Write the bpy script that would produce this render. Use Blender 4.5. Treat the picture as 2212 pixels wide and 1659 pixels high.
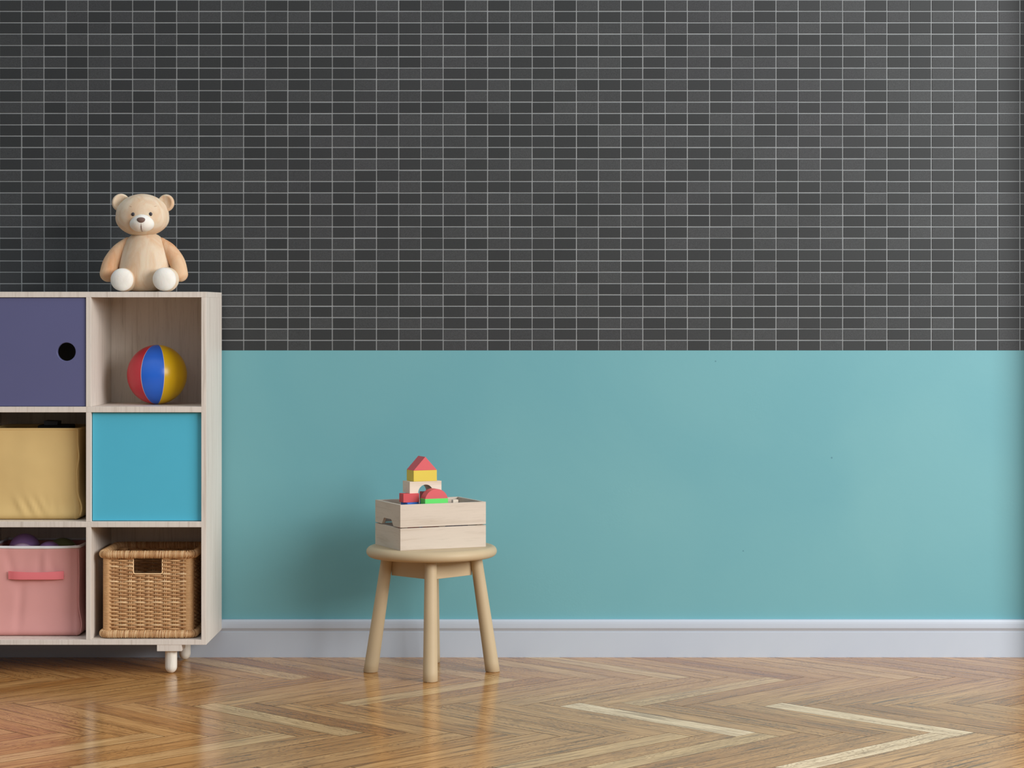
import bpy, bmesh, math, random
from mathutils import Vector, Matrix, noise
random.seed(7)
PI = math.pi
SC = bpy.context.scene
COL = SC.collection
for o in list(bpy.data.objects):
    bpy.data.objects.remove(o)

# ------------------------------------------------------------------ camera
W_PX, H_PX = 2212, 1659
FPX, CX, CY = 5000.0, 1170.0, 666.0          # focal length and principal point in pixels
CAM_D, CAM_H = 7.0, 1.1074                   # cabinet front stands at y = 0, 7 m from the lens
cam = bpy.data.cameras.new('camera')
cam.sensor_width = 36.0
cam.sensor_fit = 'HORIZONTAL'
cam.lens = FPX / W_PX * 36.0
cam.shift_x = -(CX - W_PX / 2) / W_PX
cam.shift_y = (CY - H_PX / 2) / W_PX
cam.clip_end = 60
cam_o = bpy.data.objects.new('camera', cam)
cam_o.location = (0, -CAM_D, CAM_H)
cam_o.rotation_euler = (PI / 2, 0, 0)
COL.objects.link(cam_o)
SC.camera = cam_o

# ------------------------------------------------------------------ world, light, exposure
w = bpy.data.worlds.new('room_ambient')
SC.world = w
w.use_nodes = True
bg = w.node_tree.nodes['Background']
bg.inputs[0].default_value = (0.88, 0.95, 1.0, 1)
_t = w.node_tree
_tc = _t.nodes.new('ShaderNodeTexCoord')
_sp = _t.nodes.new('ShaderNodeSeparateXYZ')
_mr = _t.nodes.new('ShaderNodeMapRange')          # bright ceiling side, dim towards the far end of the room
_mr.inputs['From Min'].default_value = 0.0
_mr.inputs['From Max'].default_value = 0.9
_mr.inputs['To Min'].default_value = 0.13
_mr.inputs['To Max'].default_value = 1.0
_t.links.new(_tc.outputs['Generated'], _sp.inputs[0])
_t.links.new(_sp.outputs['Z'], _mr.inputs['Value'])
_t.links.new(_mr.outputs[0], bg.inputs[1])


def area(name, loc, target, sx, sy, watts, col):
    l = bpy.data.lights.new(name, 'AREA')
    l.shape = 'RECTANGLE'
    l.size, l.size_y = sx, sy
    l.energy = watts
    l.color = col
    o = bpy.data.objects.new(name, l)
    o.location = loc
    d = Vector(target) - Vector(loc)
    o.rotation_euler = d.to_track_quat('-Z', 'Y').to_euler()
    COL.objects.link(o)
    return o


area('window_daylight', (4.05, -3.5, 2.4), (-0.6, 0.2, 0.9), 4.0, 2.0, 350, (1.0, 0.985, 0.965))

SC.view_settings.view_transform = 'Standard'
SC.view_settings.look = 'None'
SC.view_settings.gamma = 1.0
SC.view_settings.exposure = 0.0
SC.view_settings.use_curve_mapping = False


def wx(px, d):
    return (px - CX) * d / FPX


def wz(py, d):
    return CAM_H - (py - CY) * d / FPX


def srgb(r, g, b):
    def f(c):
        c /= 255.0
        return c / 12.92 if c <= 0.04045 else ((c + 0.055) / 1.055) ** 2.4
    return (f(r), f(g), f(b), 1.0)


# ------------------------------------------------------------------ material helpers
class NT:
    def __init__(self, name):
        self.m = bpy.data.materials.new(name)
        self.m.use_nodes = True
        self.t = self.m.node_tree
        self.b = self.t.nodes['Principled BSDF']

    def n(self, typ, **kw):
        x = self.t.nodes.new(typ)
        for k, v in kw.items():
            setattr(x, k, v)
        return x

    def l(self, a, b):
        self.t.links.new(a, b)

    def coord(self, out='Object', scale=(1, 1, 1), rnd=False):
        tc = self.n('ShaderNodeTexCoord')
        mp = self.n('ShaderNodeMapping')
        mp.inputs['Scale'].default_value = scale
        self.l(tc.outputs[out], mp.inputs['Vector'])
        if rnd:
            oi = self.n('ShaderNodeObjectInfo')
            mu = self.n('ShaderNodeMath', operation='MULTIPLY')
            mu.inputs[1].default_value = 37.0
            self.l(oi.outputs['Random'], mu.inputs[0])
            self.l(mu.outputs[0], mp.inputs['Location'])
        return mp.outputs['Vector']

    def noise(self, vec, scale=5, detail=4, rough=0.55, dist=0.0):
        x = self.n('ShaderNodeTexNoise')
        x.inputs['Scale'].default_value = scale
        x.inputs['Detail'].default_value = detail
        x.inputs['Roughness'].default_value = rough
        x.inputs['Distortion'].default_value = dist
        if vec is not None:
            self.l(vec, x.inputs['Vector'])
        return x.outputs['Fac']

    def ramp(self, fac, stops):
        r = self.n('ShaderNodeValToRGB')
        e = r.color_ramp.elements
        e[0].position, e[0].color = stops[0]
        e[1].position, e[1].color = stops[-1]
        for p, c in stops[1:-1]:
            k = e.new(p)
            k.color = c
        self.l(fac, r.inputs[0])
        return r.outputs['Color']

    def mix(self, fac, a, b, mode='MIX'):
        x = self.n('ShaderNodeMix', data_type='RGBA', blend_type=mode)
        for s, v in ((x.inputs[0], fac), (x.inputs[6], a), (x.inputs[7], b)):
            if isinstance(v, (int, float)):
                s.default_value = v
            elif isinstance(v, tuple):
                s.default_value = v
            else:
                self.l(v, s)
        return x.outputs[2]

    def math(self, op, a, b=0.0):
        x = self.n('ShaderNodeMath', operation=op)
        for s, v in ((x.inputs[0], a), (x.inputs[1], b)):
            if isinstance(v, (int, float)):
                s.default_value = v
            else:
                self.l(v, s)
        return x.outputs[0]

    def bump(self, h, strength=0.2, dist=0.001):
        x = self.n('ShaderNodeBump')
        x.inputs['Strength'].default_value = strength
        x.inputs['Distance'].default_value = dist
        self.l(h, x.inputs['Height'])
        self.l(x.outputs['Normal'], self.b.inputs['Normal'])

    def base(self, c):
        if isinstance(c, tuple):
            self.b.inputs['Base Color'].default_value = c
        else:
            self.l(c, self.b.inputs['Base Color'])

    def rough(self, r):
        if isinstance(r, (int, float)):
            self.b.inputs['Roughness'].default_value = r
        else:
            self.l(r, self.b.inputs['Roughness'])

    def spec(self, s):
        self.b.inputs['Specular IOR Level'].default_value = s


def painted(name, c, rough=0.5, spec=0.4, grain=0.06, bump=0.05, scale=220):
    m = NT(name)
    n1 = m.noise(m.coord('Object', (1, 1, 1), True), 9, 3)
    lo = tuple(v * (1 - grain) for v in c[:3]) + (1,)
    hi = tuple(min(1, v * (1 + grain)) for v in c[:3]) + (1,)
    m.base(m.ramp(n1, [(0.3, lo), (0.7, hi)]))
    m.rough(rough)
    m.spec(spec)
    m.bump(m.noise(m.coord('Object'), scale, 3), bump, 0.0006)
    return m.m


def wood(name, light, dark, stretch, rough=0.5, fine=1.0, contrast=0.5, spec=0.35):
    """pale straight-grained wood, grain along the axis with the small stretch"""
    m = NT(name)
    v = m.coord('Object', stretch, True)
    a = m.noise(v, 1.0 * fine, 6, 0.6, 0.6)
    b = m.noise(v, 4.5 * fine, 4, 0.7, 0.2)
    base = m.ramp(a, [(0.30, dark), (0.48, light), (0.75, tuple(min(1, x * 1.05) for x in light[:3]) + (1,))])
    pore = m.ramp(b, [(0.30, tuple(x * 0.62 for x in dark[:3]) + (1,)), (0.43, (1, 1, 1, 1))])
    m.base(m.mix(contrast, base, pore, 'MULTIPLY'))
    m.rough(rough)
    m.spec(spec)
    m.bump(b, 0.10, 0.0005)
    return m.m


# ------------------------------------------------------------------ object helpers
def thing(name, label, cat, loc, rotz=0.0, group=None):
    o = bpy.data.objects.new(name, None)
    o.empty_display_size = 0.05
    o.location = loc
    o.rotation_euler = (0, 0, rotz)
    COL.objects.link(o)
    tag(o, label, cat, group)
    return o


def tag(o, label, cat, group=None):
    o['label'] = label
    o['category'] = cat
    if group:
        o['group'] = group
    return o


def rootmat(o):
    m = Matrix.Translation(o.location) @ o.rotation_euler.to_matrix().to_4x4()
    return (rootmat(o.parent) @ m) if o.parent else m


def obj(name, bm, mat, parent=None, smooth=False, world=False, sub=0, label=None, angle=None, loc=None):
    """link bm as ONE mesh object; world=True: bm is in world space and goes into the parent's space.
    loc moves the origin of a parentless object"""
    if parent is not None and world:
        bm.transform(rootmat(parent).inverted())
    if loc is not None:
        bm.transform(Matrix.Translation(-Vector(loc)))
    bmesh.ops.recalc_face_normals(bm, faces=bm.faces)
    me = bpy.data.meshes.new(name)
    bm.to_mesh(me)
    bm.free()
    mats = mat if isinstance(mat, (list, tuple)) else [mat]
    for x in mats:
        me.materials.append(x)
    if smooth:
        for p in me.polygons:
            p.use_smooth = True
    if angle is not None:
        try:
            me.set_sharp_from_angle(angle=math.radians(angle))
        except Exception:
            pass
    o = bpy.data.objects.new(name, me)
    COL.objects.link(o)
    if loc is not None:
        o.location = loc
    if parent is not None:
        o.parent = parent
    if sub:
        s = o.modifiers.new('subdivision', 'SUBSURF')
        s.levels = s.render_levels = sub
    if label:
        o['label'] = label
    return o


def struct(name, bm, mat, **kw):
    o = obj(name, bm, mat, **kw)
    o['kind'] = 'structure'
    return o


def box(bm, x0, x1, y0, y1, z0, z1, bev=0.0, seg=2, mi=0):
    vs = [bm.verts.new((x, y, z)) for x in (x0, x1) for y in (y0, y1) for z in (z0, z1)]
    F = [(0, 1, 3, 2), (4, 6, 7, 5), (0, 4, 5, 1), (2, 3, 7, 6), (0, 2, 6, 4), (1, 5, 7, 3)]
    fs = [bm.faces.new([vs[i] for i in f]) for f in F]
    for f in fs:
        f.material_index = mi
    if bev > 0:
        es = list({e for f in fs for e in f.edges})
        bmesh.ops.bevel(bm, geom=es, offset=bev, segments=seg, profile=0.5, affect='EDGES')
    return bm


def nbox(*a, **k):
    return box(bmesh.new(), *a, **k)


def prism(bm, outline, d0, d1, axis='y', bev=0.0):
    """outline: list of (a, b); extruded from d0 to d1 along axis"""
    def P(a, b, d):
        return {'y': (a, d, b), 'x': (d, a, b), 'z': (a, b, d)}[axis]
    A = [bm.verts.new(P(a, b, d0)) for a, b in outline]
    B = [bm.verts.new(P(a, b, d1)) for a, b in outline]
    n = len(outline)
    fs = [bm.faces.new(A), bm.faces.new(B[::-1])]
    for i in range(n):
        fs.append(bm.faces.new([A[i], B[i], B[(i + 1) % n], A[(i + 1) % n]]))
    bmesh.ops.recalc_face_normals(bm, faces=fs)
    if bev:
        es = [e for e in {e for f in fs for e in f.edges} if len(e.link_faces) == 2 and e.calc_face_angle(0) > 0.6]
        bmesh.ops.bevel(bm, geom=es, offset=bev, segments=2, profile=0.5, affect='EDGES')
    return bm


def lathe(bm, prof, n=48, axis='z', center=(0, 0, 0), sx=1.0, sy=1.0):
    """profile [(radius, height)] turned round an axis; radius 0 closes"""
    c = Vector(center)
    rings = []
    for r, h in prof:
        if r < 1e-7:
            p = {'z': (0, 0, h), 'y': (0, h, 0), 'x': (h, 0, 0)}[axis]
            rings.append([bm.verts.new(c + Vector(p))])
        else:
            ring = []
            for i in range(n):
                a = 2 * PI * i / n
                u, v = r * math.cos(a) * sx, r * math.sin(a) * sy
                p = {'z': (u, v, h), 'y': (u, h, v), 'x': (h, u, v)}[axis]
                ring.append(bm.verts.new(c + Vector(p)))
            rings.append(ring)
    for A, B in zip(rings, rings[1:]):
        for i in range(n):
            j = (i + 1) % n
            if len(A) == 1 and len(B) == 1:
                continue
            if len(A) == 1:
                bm.faces.new([A[0], B[j], B[i]])
            elif len(B) == 1:
                bm.faces.new([A[i], A[j], B[0]])
            else:
                bm.faces.new([A[i], A[j], B[j], B[i]])
    if len(rings[0]) > 1:
        bm.faces.new(rings[0][::-1])
    if len(rings[-1]) > 1:
        bm.faces.new(rings[-1])
    return bm


def tube(bm, pts, radii, n=10, closed=False, caps=True, up=None, flat=1.0):
    """tube through points; radii one number or one per point; flat squeezes along the 'up' normal"""
    pts = [Vector(p) for p in pts]
    m = len(pts)
    if isinstance(radii, (int, float)):
        radii = [radii] * m
    ref = Vector(up) if up else Vector((0.013, 0.02, 1))
    rings = []
    prevn = None
    for i, p in enumerate(pts):
        if closed:
            t = pts[(i + 1) % m] - pts[i - 1]
        else:
            t = pts[min(i + 1, m - 1)] - pts[max(i - 1, 0)]
        t.normalize()
        if up or prevn is None:
            nv = ref - t * ref.dot(t)
            if nv.length < 1e-3:
                nv = Vector((1, 0, 0)) - t * t.x
        else:
            nv = prevn - t * prevn.dot(t)
        nv.normalize()
        prevn = nv
        bv = t.cross(nv)
        ring = []
        for k in range(n):
            a = 2 * PI * k / n
            ring.append(bm.verts.new(p + (nv * math.cos(a) * flat + bv * math.sin(a)) * radii[i]))
        rings.append(ring)
    rng = range(m) if closed else range(m - 1)
    for i in rng:
        A, B = rings[i], rings[(i + 1) % m]
        for k in range(n):
            bm.faces.new([A[k], A[(k + 1) % n], B[(k + 1) % n], B[k]])
    if caps and not closed:
        bm.faces.new(rings[0][::-1])
        bm.faces.new(rings[-1])
    return bm


def limb(bm, pts, radii, n=24, steps=10):
    """rounded sausage through control points with smooth radii and round ends"""
    P = [Vector(p) for p in pts]
    path, rad = [], []
    m = len(P)
    for i in range(m - 1):
        p0, p1, p2, p3 = P[max(i - 1, 0)], P[i], P[i + 1], P[min(i + 2, m - 1)]
        r0, r1, r2, r3 = radii[max(i - 1, 0)], radii[i], radii[i + 1], radii[min(i + 2, m - 1)]
        for s in range(steps):
            t = s / steps
            f = lambda a, b, c, d: 0.5 * (2 * b + (c - a) * t + (2 * a - 5 * b + 4 * c - d) * t * t + (3 * b - a - 3 * c + d) * t ** 3)
            path.append(f(p0, p1, p2, p3))
            rad.append(f(r0, r1, r2, r3))
    path.append(P[-1])
    rad.append(radii[-1])
    t0 = (path[0] - path[1]).normalized()
    t1 = (path[-1] - path[-2]).normalized()
    pre, prer, post, postr = [], [], [], []
    for k in range(1, 7):
        a = PI / 2 * k / 6.0
        pre.insert(0, path[0] + t0 * rad[0] * math.sin(a))
        prer.insert(0, max(rad[0] * math.cos(a), 1e-4))
        post.append(path[-1] + t1 * rad[-1] * math.sin(a))
        postr.append(max(rad[-1] * math.cos(a), 1e-4))
    return tube(bm, pre + path + post, prer + rad + postr, n=n)


def ellipsoid(bm, c, r, nu=32, nv=20, fn=None):
    ret = bmesh.ops.create_uvsphere(bm, u_segments=nu, v_segments=nv, radius=1.0)
    c = Vector(c)
    for v in ret['verts']:
        p = v.co.copy()
        q = Vector((p.x * r[0], p.y * r[1], p.z * r[2]))
        if fn:
            q = fn(p, q)
        v.co = q + c
    return bm


def rrect(hx, hy, r, ns, nc):
    """rounded rectangle, counter-clockwise from the front left; (x, y, nx, ny, side, s)"""
    out = []
    corners = [(hx - r, -hy + r, -PI / 2), (hx - r, hy - r, 0), (-hx + r, hy - r, PI / 2), (-hx + r, -hy + r, PI)]
    starts = [(-hx + r, -hy), (hx, -hy + r), (hx - r, hy), (-hx, hy - r)]
    dirs = [(1, 0), (0, 1), (-1, 0), (0, -1)]
    lens = [2 * (hx - r), 2 * (hy - r)] * 2
    nrm = [(0, -1), (1, 0), (0, 1), (-1, 0)]
    for k in range(4):
        for i in range(ns):
            t = i / ns
            out.append((starts[k][0] + dirs[k][0] * lens[k] * t, starts[k][1] + dirs[k][1] * lens[k] * t,
                        nrm[k][0], nrm[k][1], k, t))
        cx, cy, a0 = corners[k]
        for i in range(nc):
            a = a0 + PI / 2 * i / nc
            out.append((cx + r * math.cos(a), cy + r * math.sin(a), math.cos(a), math.sin(a), k, 1 + i / nc))
    return out


# ------------------------------------------------------------------ materials
def make_floor_mat():
    m = NT('oak_parquet')
    uv = m.n('ShaderNodeUVMap', uv_map='plank')
    at = m.n('ShaderNodeAttribute', attribute_name='tone', attribute_type='GEOMETRY')
    tone = at.outputs['Fac']

    def mapped(sx, sy):
        mp = m.n('ShaderNodeMapping')
        mp.inputs['Scale'].default_value = (sx, sy, 1)
        m.l(uv.outputs[0], mp.inputs['Vector'])
        return mp.outputs[0]
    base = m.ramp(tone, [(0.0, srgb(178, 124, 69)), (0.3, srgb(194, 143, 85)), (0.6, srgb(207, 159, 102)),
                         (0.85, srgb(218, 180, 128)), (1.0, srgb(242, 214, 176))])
    broad = m.noise(mapped(2.2, 14), 1.0, 3, 0.5, 0.8)
    streak = m.noise(mapped(3.2, 72), 1.0, 6, 0.68, 0.5)
    fine = m.noise(mapped(11, 260), 1.0, 4, 0.65)
    # cathedral figure
    warp = m.noise(mapped(5.5, 18), 1.0, 3, 0.55)
    sep = m.n('ShaderNodeSeparateXYZ')
    m.l(mapped(1, 1), sep.inputs[0])
    ring = m.math('SINE', m.math('ADD', m.math('MULTIPLY', warp, 95.0), m.math('MULTIPLY', sep.outputs[1], 260.0)))
    ringc = m.ramp(m.math('ADD', m.math('MULTIPLY', ring, 0.5), 0.5), [(0.0, (0.52, 0.43, 0.33, 1)), (0.30, (0.95, 0.93, 0.90, 1)), (1.0, (1, 1, 1, 1))])
    ringm = m.ramp(m.noise(mapped(1.5, 9), 1.0, 2), [(0.44, (0, 0, 0, 1)), (0.56, (1, 1, 1, 1))])
    c = m.mix(0.65, base, m.ramp(broad, [(0.28, (0.80, 0.70, 0.58, 1)), (0.65, (1.06, 1.04, 1.0, 1))]), 'MULTIPLY')
    c = m.mix(0.8, c, m.ramp(streak, [(0.37, (0.34, 0.25, 0.17, 1)), (0.44, (0.78, 0.71, 0.62, 1)), (0.54, (1, 1, 1, 1))]), 'MULTIPLY')
    c = m.mix(0.6, c, m.ramp(fine, [(0.38, (0.42, 0.33, 0.25, 1)), (0.52, (1, 1, 1, 1))]), 'MULTIPLY')
    c2 = m.mix(1.0, c, ringc, 'MULTIPLY')
    c = m.mix(m.math('MULTIPLY', ringm, 0.75), c, c2)
    spots = m.noise(mapped(9, 42), 1.0, 2, 0.5)
    c = m.mix(1.0, c, m.ramp(spots, [(0.20, (0.36, 0.27, 0.20, 1)), (0.28, (1, 1, 1, 1))]), 'MULTIPLY')
    m.base(c)
    m.rough(m.math('ADD', m.math('MULTIPLY', streak, 0.12), 0.13))
    m.spec(0.22)
    m.bump(m.math('ADD', m.math('MULTIPLY', streak, 0.7), m.math('MULTIPLY', broad, 0.6)), 0.10, 0.0012)
    return m.m


def make_paint_wall():
    m = NT('blue_green_wall_paint')
    v = m.coord('Object')
    big = m.noise(v, 1.6, 3, 0.5, 0.4)
    c = m.ramp(big, [(0.35, srgb(105, 164, 173)), (0.65, srgb(112, 169, 176))])
    # small chips and stains
    sp = m.n('ShaderNodeTexVoronoi', feature='F1')
    sp.inputs['Scale'].default_value = 7.5
    m.l(v, sp.inputs['Vector'])
    keep = m.math('GREATER_THAN', m.noise(v, 6.0, 1), 0.50)
    near = m.math('LESS_THAN', sp.outputs['Distance'], 0.022)
    c = m.mix(m.math('MULTIPLY', m.math('MULTIPLY', keep, near), 0.6), c, srgb(62, 112, 126))
    m.base(c)
    m.rough(0.48)
    m.spec(0.45)
    scuff = m.ramp(m.noise(v, 3.2, 2), [(0.60, (0, 0, 0, 1)), (0.70, (1, 1, 1, 1))])
    h = m.math('ADD', m.noise(v, 38, 4, 0.6), m.math('MULTIPLY', m.noise(v, 240, 2), 0.25))
    h = m.math('ADD', h, m.math('MULTIPLY', m.math('MULTIPLY', m.noise(v, 150, 3, 0.7), scuff), 1.6))
    m.bump(h, 0.16, 0.0012)
    return m.m


def make_tile():
    m = NT('charcoal_tile')
    g = m.n('ShaderNodeNewGeometry')
    r = g.outputs['Random Per Island']
    v = m.coord('Object')
    base = m.ramp(r, [(0.0, (0.028, 0.030, 0.032, 1)), (0.42, (0.033, 0.035, 0.037, 1)), (0.50, (0.041, 0.043, 0.046, 1)), (1.0, (0.052, 0.054, 0.057, 1))])
    tintn = m.noise(v, 1.1, 2)
    base = m.mix(0.5, base, m.ramp(tintn, [(0.4, (0.93, 1.0, 0.97, 1)), (0.6, (1.0, 1.0, 1.03, 1))]), 'MULTIPLY')
    speck = m.ramp(m.noise(v, 520, 2, 0.8), [(0.38, (0.72, 0.72, 0.72, 1)), (0.62, (1.25, 1.25, 1.25, 1))])
    sm = m.ramp(r, [(0.44, (0.25, 0.25, 0.25, 1)), (0.52, (1, 1, 1, 1))])
    m.base(m.mix(sm, base, m.mix(1.0, base, speck, 'MULTIPLY')))
    m.rough(0.55)
    m.spec(0.34)
    return m.m


M = {}
M['floor'] = make_floor_mat()
M['gap'] = painted('dark_floor_joint', srgb(74, 50, 32), 0.9, 0.05)
M['wall'] = make_paint_wall()
M['grout'] = painted('grey_grout', srgb(146, 150, 152), 0.85, 0.1, 0.08, 0.3)
M['tile'] = make_tile()
M['base'] = painted('white_gloss_trim', srgb(184, 193, 205), 0.35, 0.5, 0.01, 0.02)
M['ash'] = wood('pale_ash_wood', srgb(222, 213, 203), srgb(203, 192, 180), (75, 75, 3.0), 0.5, 1.0, 0.26)
M['ash_leg'] = wood('whitened_ash_wood', srgb(232, 227, 216), srgb(214, 206, 194), (60, 60, 3), 0.5, 1.0, 0.3)
M['crate'] = wood('pale_crate_wood', srgb(199, 186, 171), srgb(184, 168, 150), (3, 60, 60), 0.55, 1.0, 0.22)
M['crate_end'] = wood('pale_crate_end_wood', srgb(199, 186, 171), srgb(184, 168, 150), (60, 3, 60), 0.55, 1.0, 0.22)
M['beech'] = painted('pale_beech_stool', srgb(188, 168, 136), 0.5, 0.28, 0.03, 0.04)
M['purple'] = painted('slate_purple_lacquer', srgb(95, 97, 137), 0.4, 0.4, 0.01, 0.02)
M['blue'] = painted('sky_blue_lacquer', srgb(82, 184, 212), 0.4, 0.4, 0.01, 0.02)
M['blk'] = painted('black_fabric', srgb(26, 28, 33), 0.6)
M['slate'] = painted('slate_grey_plastic', srgb(74, 78, 88), 0.5)
M['yellow_cloth'] = painted('mustard_yellow_fabric', srgb(222, 192, 132), 0.85, 0.15, 0.02, 0.08, 900)
M['pink_cloth'] = painted('dusty_pink_fabric', srgb(222, 162, 158), 0.85, 0.15, 0.02, 0.08, 900)
M['rose_strap'] = painted('rose_red_webbing', srgb(234, 126, 132), 0.75, 0.2, 0.02, 0.15, 700)
M['white_trim'] = painted('white_binding', srgb(240, 246, 252), 0.8, 0.2, 0.02, 0.08, 700)
M['lilac'] = painted('lilac_plastic', srgb(220, 200, 240), 0.4)
M['plum'] = painted('purple_plastic', srgb(184, 148, 222), 0.4)
M['olive'] = painted('green_plastic', srgb(150, 168, 118), 0.4)
M['ball_red'] = painted('red_vinyl', srgb(202, 46, 62), 0.30, 0.5, 0.02, 0.0)
M['ball_blue'] = painted('blue_vinyl', srgb(42, 108, 222), 0.28, 0.5, 0.02, 0.0)
M['ball_yellow'] = painted('yellow_vinyl', srgb(238, 190, 16), 0.30, 0.5, 0.02, 0.0)
M['ball_seam'] = painted('pale_vinyl_seam', srgb(225, 205, 200), 0.35, 0.5)
M['b_red'] = painted('red_block_paint', srgb(204, 70, 74), 0.5, 0.4, 0.02, 0.02)
M['b_pink'] = painted('coral_red_block_paint', srgb(208, 90, 95), 0.5, 0.3, 0.02, 0.02)
M['b_yellow'] = painted('yellow_block_paint', srgb(214, 190, 66), 0.5, 0.4, 0.02, 0.02)
M['b_green'] = painted('green_block_paint', srgb(92, 216, 98), 0.5, 0.4, 0.02, 0.02)
M['b_blue'] = painted('blue_block_paint', srgb(48, 104, 190), 0.5, 0.4, 0.02, 0.02)
M['b_wood'] = wood('natural_block_wood', srgb(220, 206, 188), srgb(206, 188, 166), (3, 60, 60), 0.55, 1.0, 0.15)


def make_wicker():
    m = NT('tan_wicker')
    g = m.n('ShaderNodeNewGeometry')
    c = m.ramp(g.outputs['Random Per Island'], [(0, srgb(188, 140, 96)), (0.5, srgb(216, 172, 122)), (1, srgb(238, 204, 158))])
    n1 = m.noise(m.coord('Object'), 60, 3)
    m.base(m.mix(0.5, c, m.ramp(n1, [(0.3, (0.75, 0.68, 0.6, 1)), (0.6, (1, 1, 1, 1))]), 'MULTIPLY'))
    m.rough(0.45)
    m.spec(0.4)
    return m.m


M['wicker'] = make_wicker()


def make_plush(name, c1, c2, sss):
    m = NT(name)
    v = m.coord('Object', (1, 1, 0.35))
    a = m.noise(v, 26, 5, 0.6, 0.8)
    m.base(m.ramp(a, [(0.3, c2), (0.6, c1)]))
    m.rough(0.85)
    m.spec(0.15)
    m.b.inputs['Subsurface Weight'].default_value = sss
    m.b.inputs['Subsurface Radius'].default_value = (1.0, 0.45, 0.22)
    m.b.inputs['Subsurface Scale'].default_value = 0.008
    m.bump(m.math('ADD', m.noise(v, 60, 5, 0.7, 1.0), m.math('MULTIPLY', m.noise(m.coord('Object'), 420, 2), 0.35)), 0.35, 0.0016)
    return m.m


M['plush'] = make_plush('tan_plush', srgb(224, 206, 182), srgb(214, 180, 146), 0.3)
M['plush_arm'] = make_plush('rusty_tan_plush', srgb(222, 188, 154), srgb(206, 152, 110), 0.35)
M['plush_white'] = make_plush('white_plush', srgb(238, 234, 226), srgb(226, 220, 210), 0.2)
M['nose'] = painted('brown_nose', srgb(112, 88, 80), 0.6)
M['brow'] = painted('tan_thread', srgb(178, 144, 112), 0.8)
M['eye'] = painted('dark_bead_eye', srgb(58, 54, 58), 0.3)

# ------------------------------------------------------------------ setting
WALL_Y = 0.358
X_L, X_R = -3.0, 1.572

# floor: 45 degree herringbone oak, 64 x 8 cm staves
L_, Wd = 0.643, 0.0804
U = Vector((1, -1, 0)) / math.sqrt(2)
V = Vector((1, 1, 0)) / math.sqrt(2)
O = Vector((0.078, -0.53, 0)) - V * (Wd / 2)
bm = bmesh.new()
uvl = bm.loops.layers.uv.new('plank')
ton = bm.faces.layers.float.new('tone')
gap = 0.0005
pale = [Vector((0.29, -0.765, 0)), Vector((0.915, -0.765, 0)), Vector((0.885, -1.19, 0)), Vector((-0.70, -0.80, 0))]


def plank(u0, u1, v0, v1, along_u):
    ctr = O + U * (u0 + u1) / 2 + V * (v0 + v1) / 2
    if not (X_L - 0.5 < ctr.x < X_R + 0.6 and -5.2 < ctr.y < WALL_Y + 0.5):
        return
    ins, zj = 0.0004, 0.00015
    gap = random.choice((0.00025, 0.0003, 0.0004, 0.0006, 0.0008, 0.0012))
    lo = [(u0 + gap, v0 + gap), (u1 - gap, v0 + gap), (u1 - gap, v1 - gap), (u0 + gap, v1 - gap)]
    top = [(u0 + gap + ins, v0 + gap + ins), (u1 - gap - ins, v0 + gap + ins), (u1 - gap - ins, v1 - gap - ins), (u0 + gap + ins, v1 - gap - ins)]
    B = [bm.verts.new(O + U * a + V * b + Vector((0, 0, -0.003))) for a, b in lo]
    T = [bm.verts.new(O + U * a + V * b + Vector((0, 0, -random.random() * zj))) for a, b in top]
    E = [bm.verts.new(O + U * a + V * b + Vector((0, 0, -0.0005))) for a, b in lo]
    fs = [bm.faces.new(T)]
    for i in range(4):
        j = (i + 1) % 4
        fs.append(bm.faces.new([E[i], E[j], T[j], T[i]]))
        fs.append(bm.faces.new([B[i], B[j], E[j], E[i]]))
        fs[-1].material_index = fs[-2].material_index = 1
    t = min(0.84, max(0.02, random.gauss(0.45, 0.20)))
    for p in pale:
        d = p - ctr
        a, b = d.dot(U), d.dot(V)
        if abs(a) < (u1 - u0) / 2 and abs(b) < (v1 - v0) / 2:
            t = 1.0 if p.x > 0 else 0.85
    ru, rv = random.random() * 50, random.random() * 50
    for f in fs:
        f[ton] = t
        for lp in f.loops:
            q = lp.vert.co - O
            a, b = q.dot(U), q.dot(V)
            lp[uvl].uv = (a + ru, b + rv) if along_u else (b + ru, a + rv)


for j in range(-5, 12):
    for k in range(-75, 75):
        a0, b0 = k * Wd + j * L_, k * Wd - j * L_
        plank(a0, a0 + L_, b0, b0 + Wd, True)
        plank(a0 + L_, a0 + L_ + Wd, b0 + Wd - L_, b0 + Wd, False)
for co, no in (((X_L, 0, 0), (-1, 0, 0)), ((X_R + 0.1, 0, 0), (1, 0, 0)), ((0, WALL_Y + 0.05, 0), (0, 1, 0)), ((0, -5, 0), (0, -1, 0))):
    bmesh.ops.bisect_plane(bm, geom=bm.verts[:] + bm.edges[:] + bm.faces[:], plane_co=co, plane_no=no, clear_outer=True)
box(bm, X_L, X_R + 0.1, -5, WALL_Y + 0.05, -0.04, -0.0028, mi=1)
struct('floor', bm, [M['floor'], M['gap']])

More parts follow.
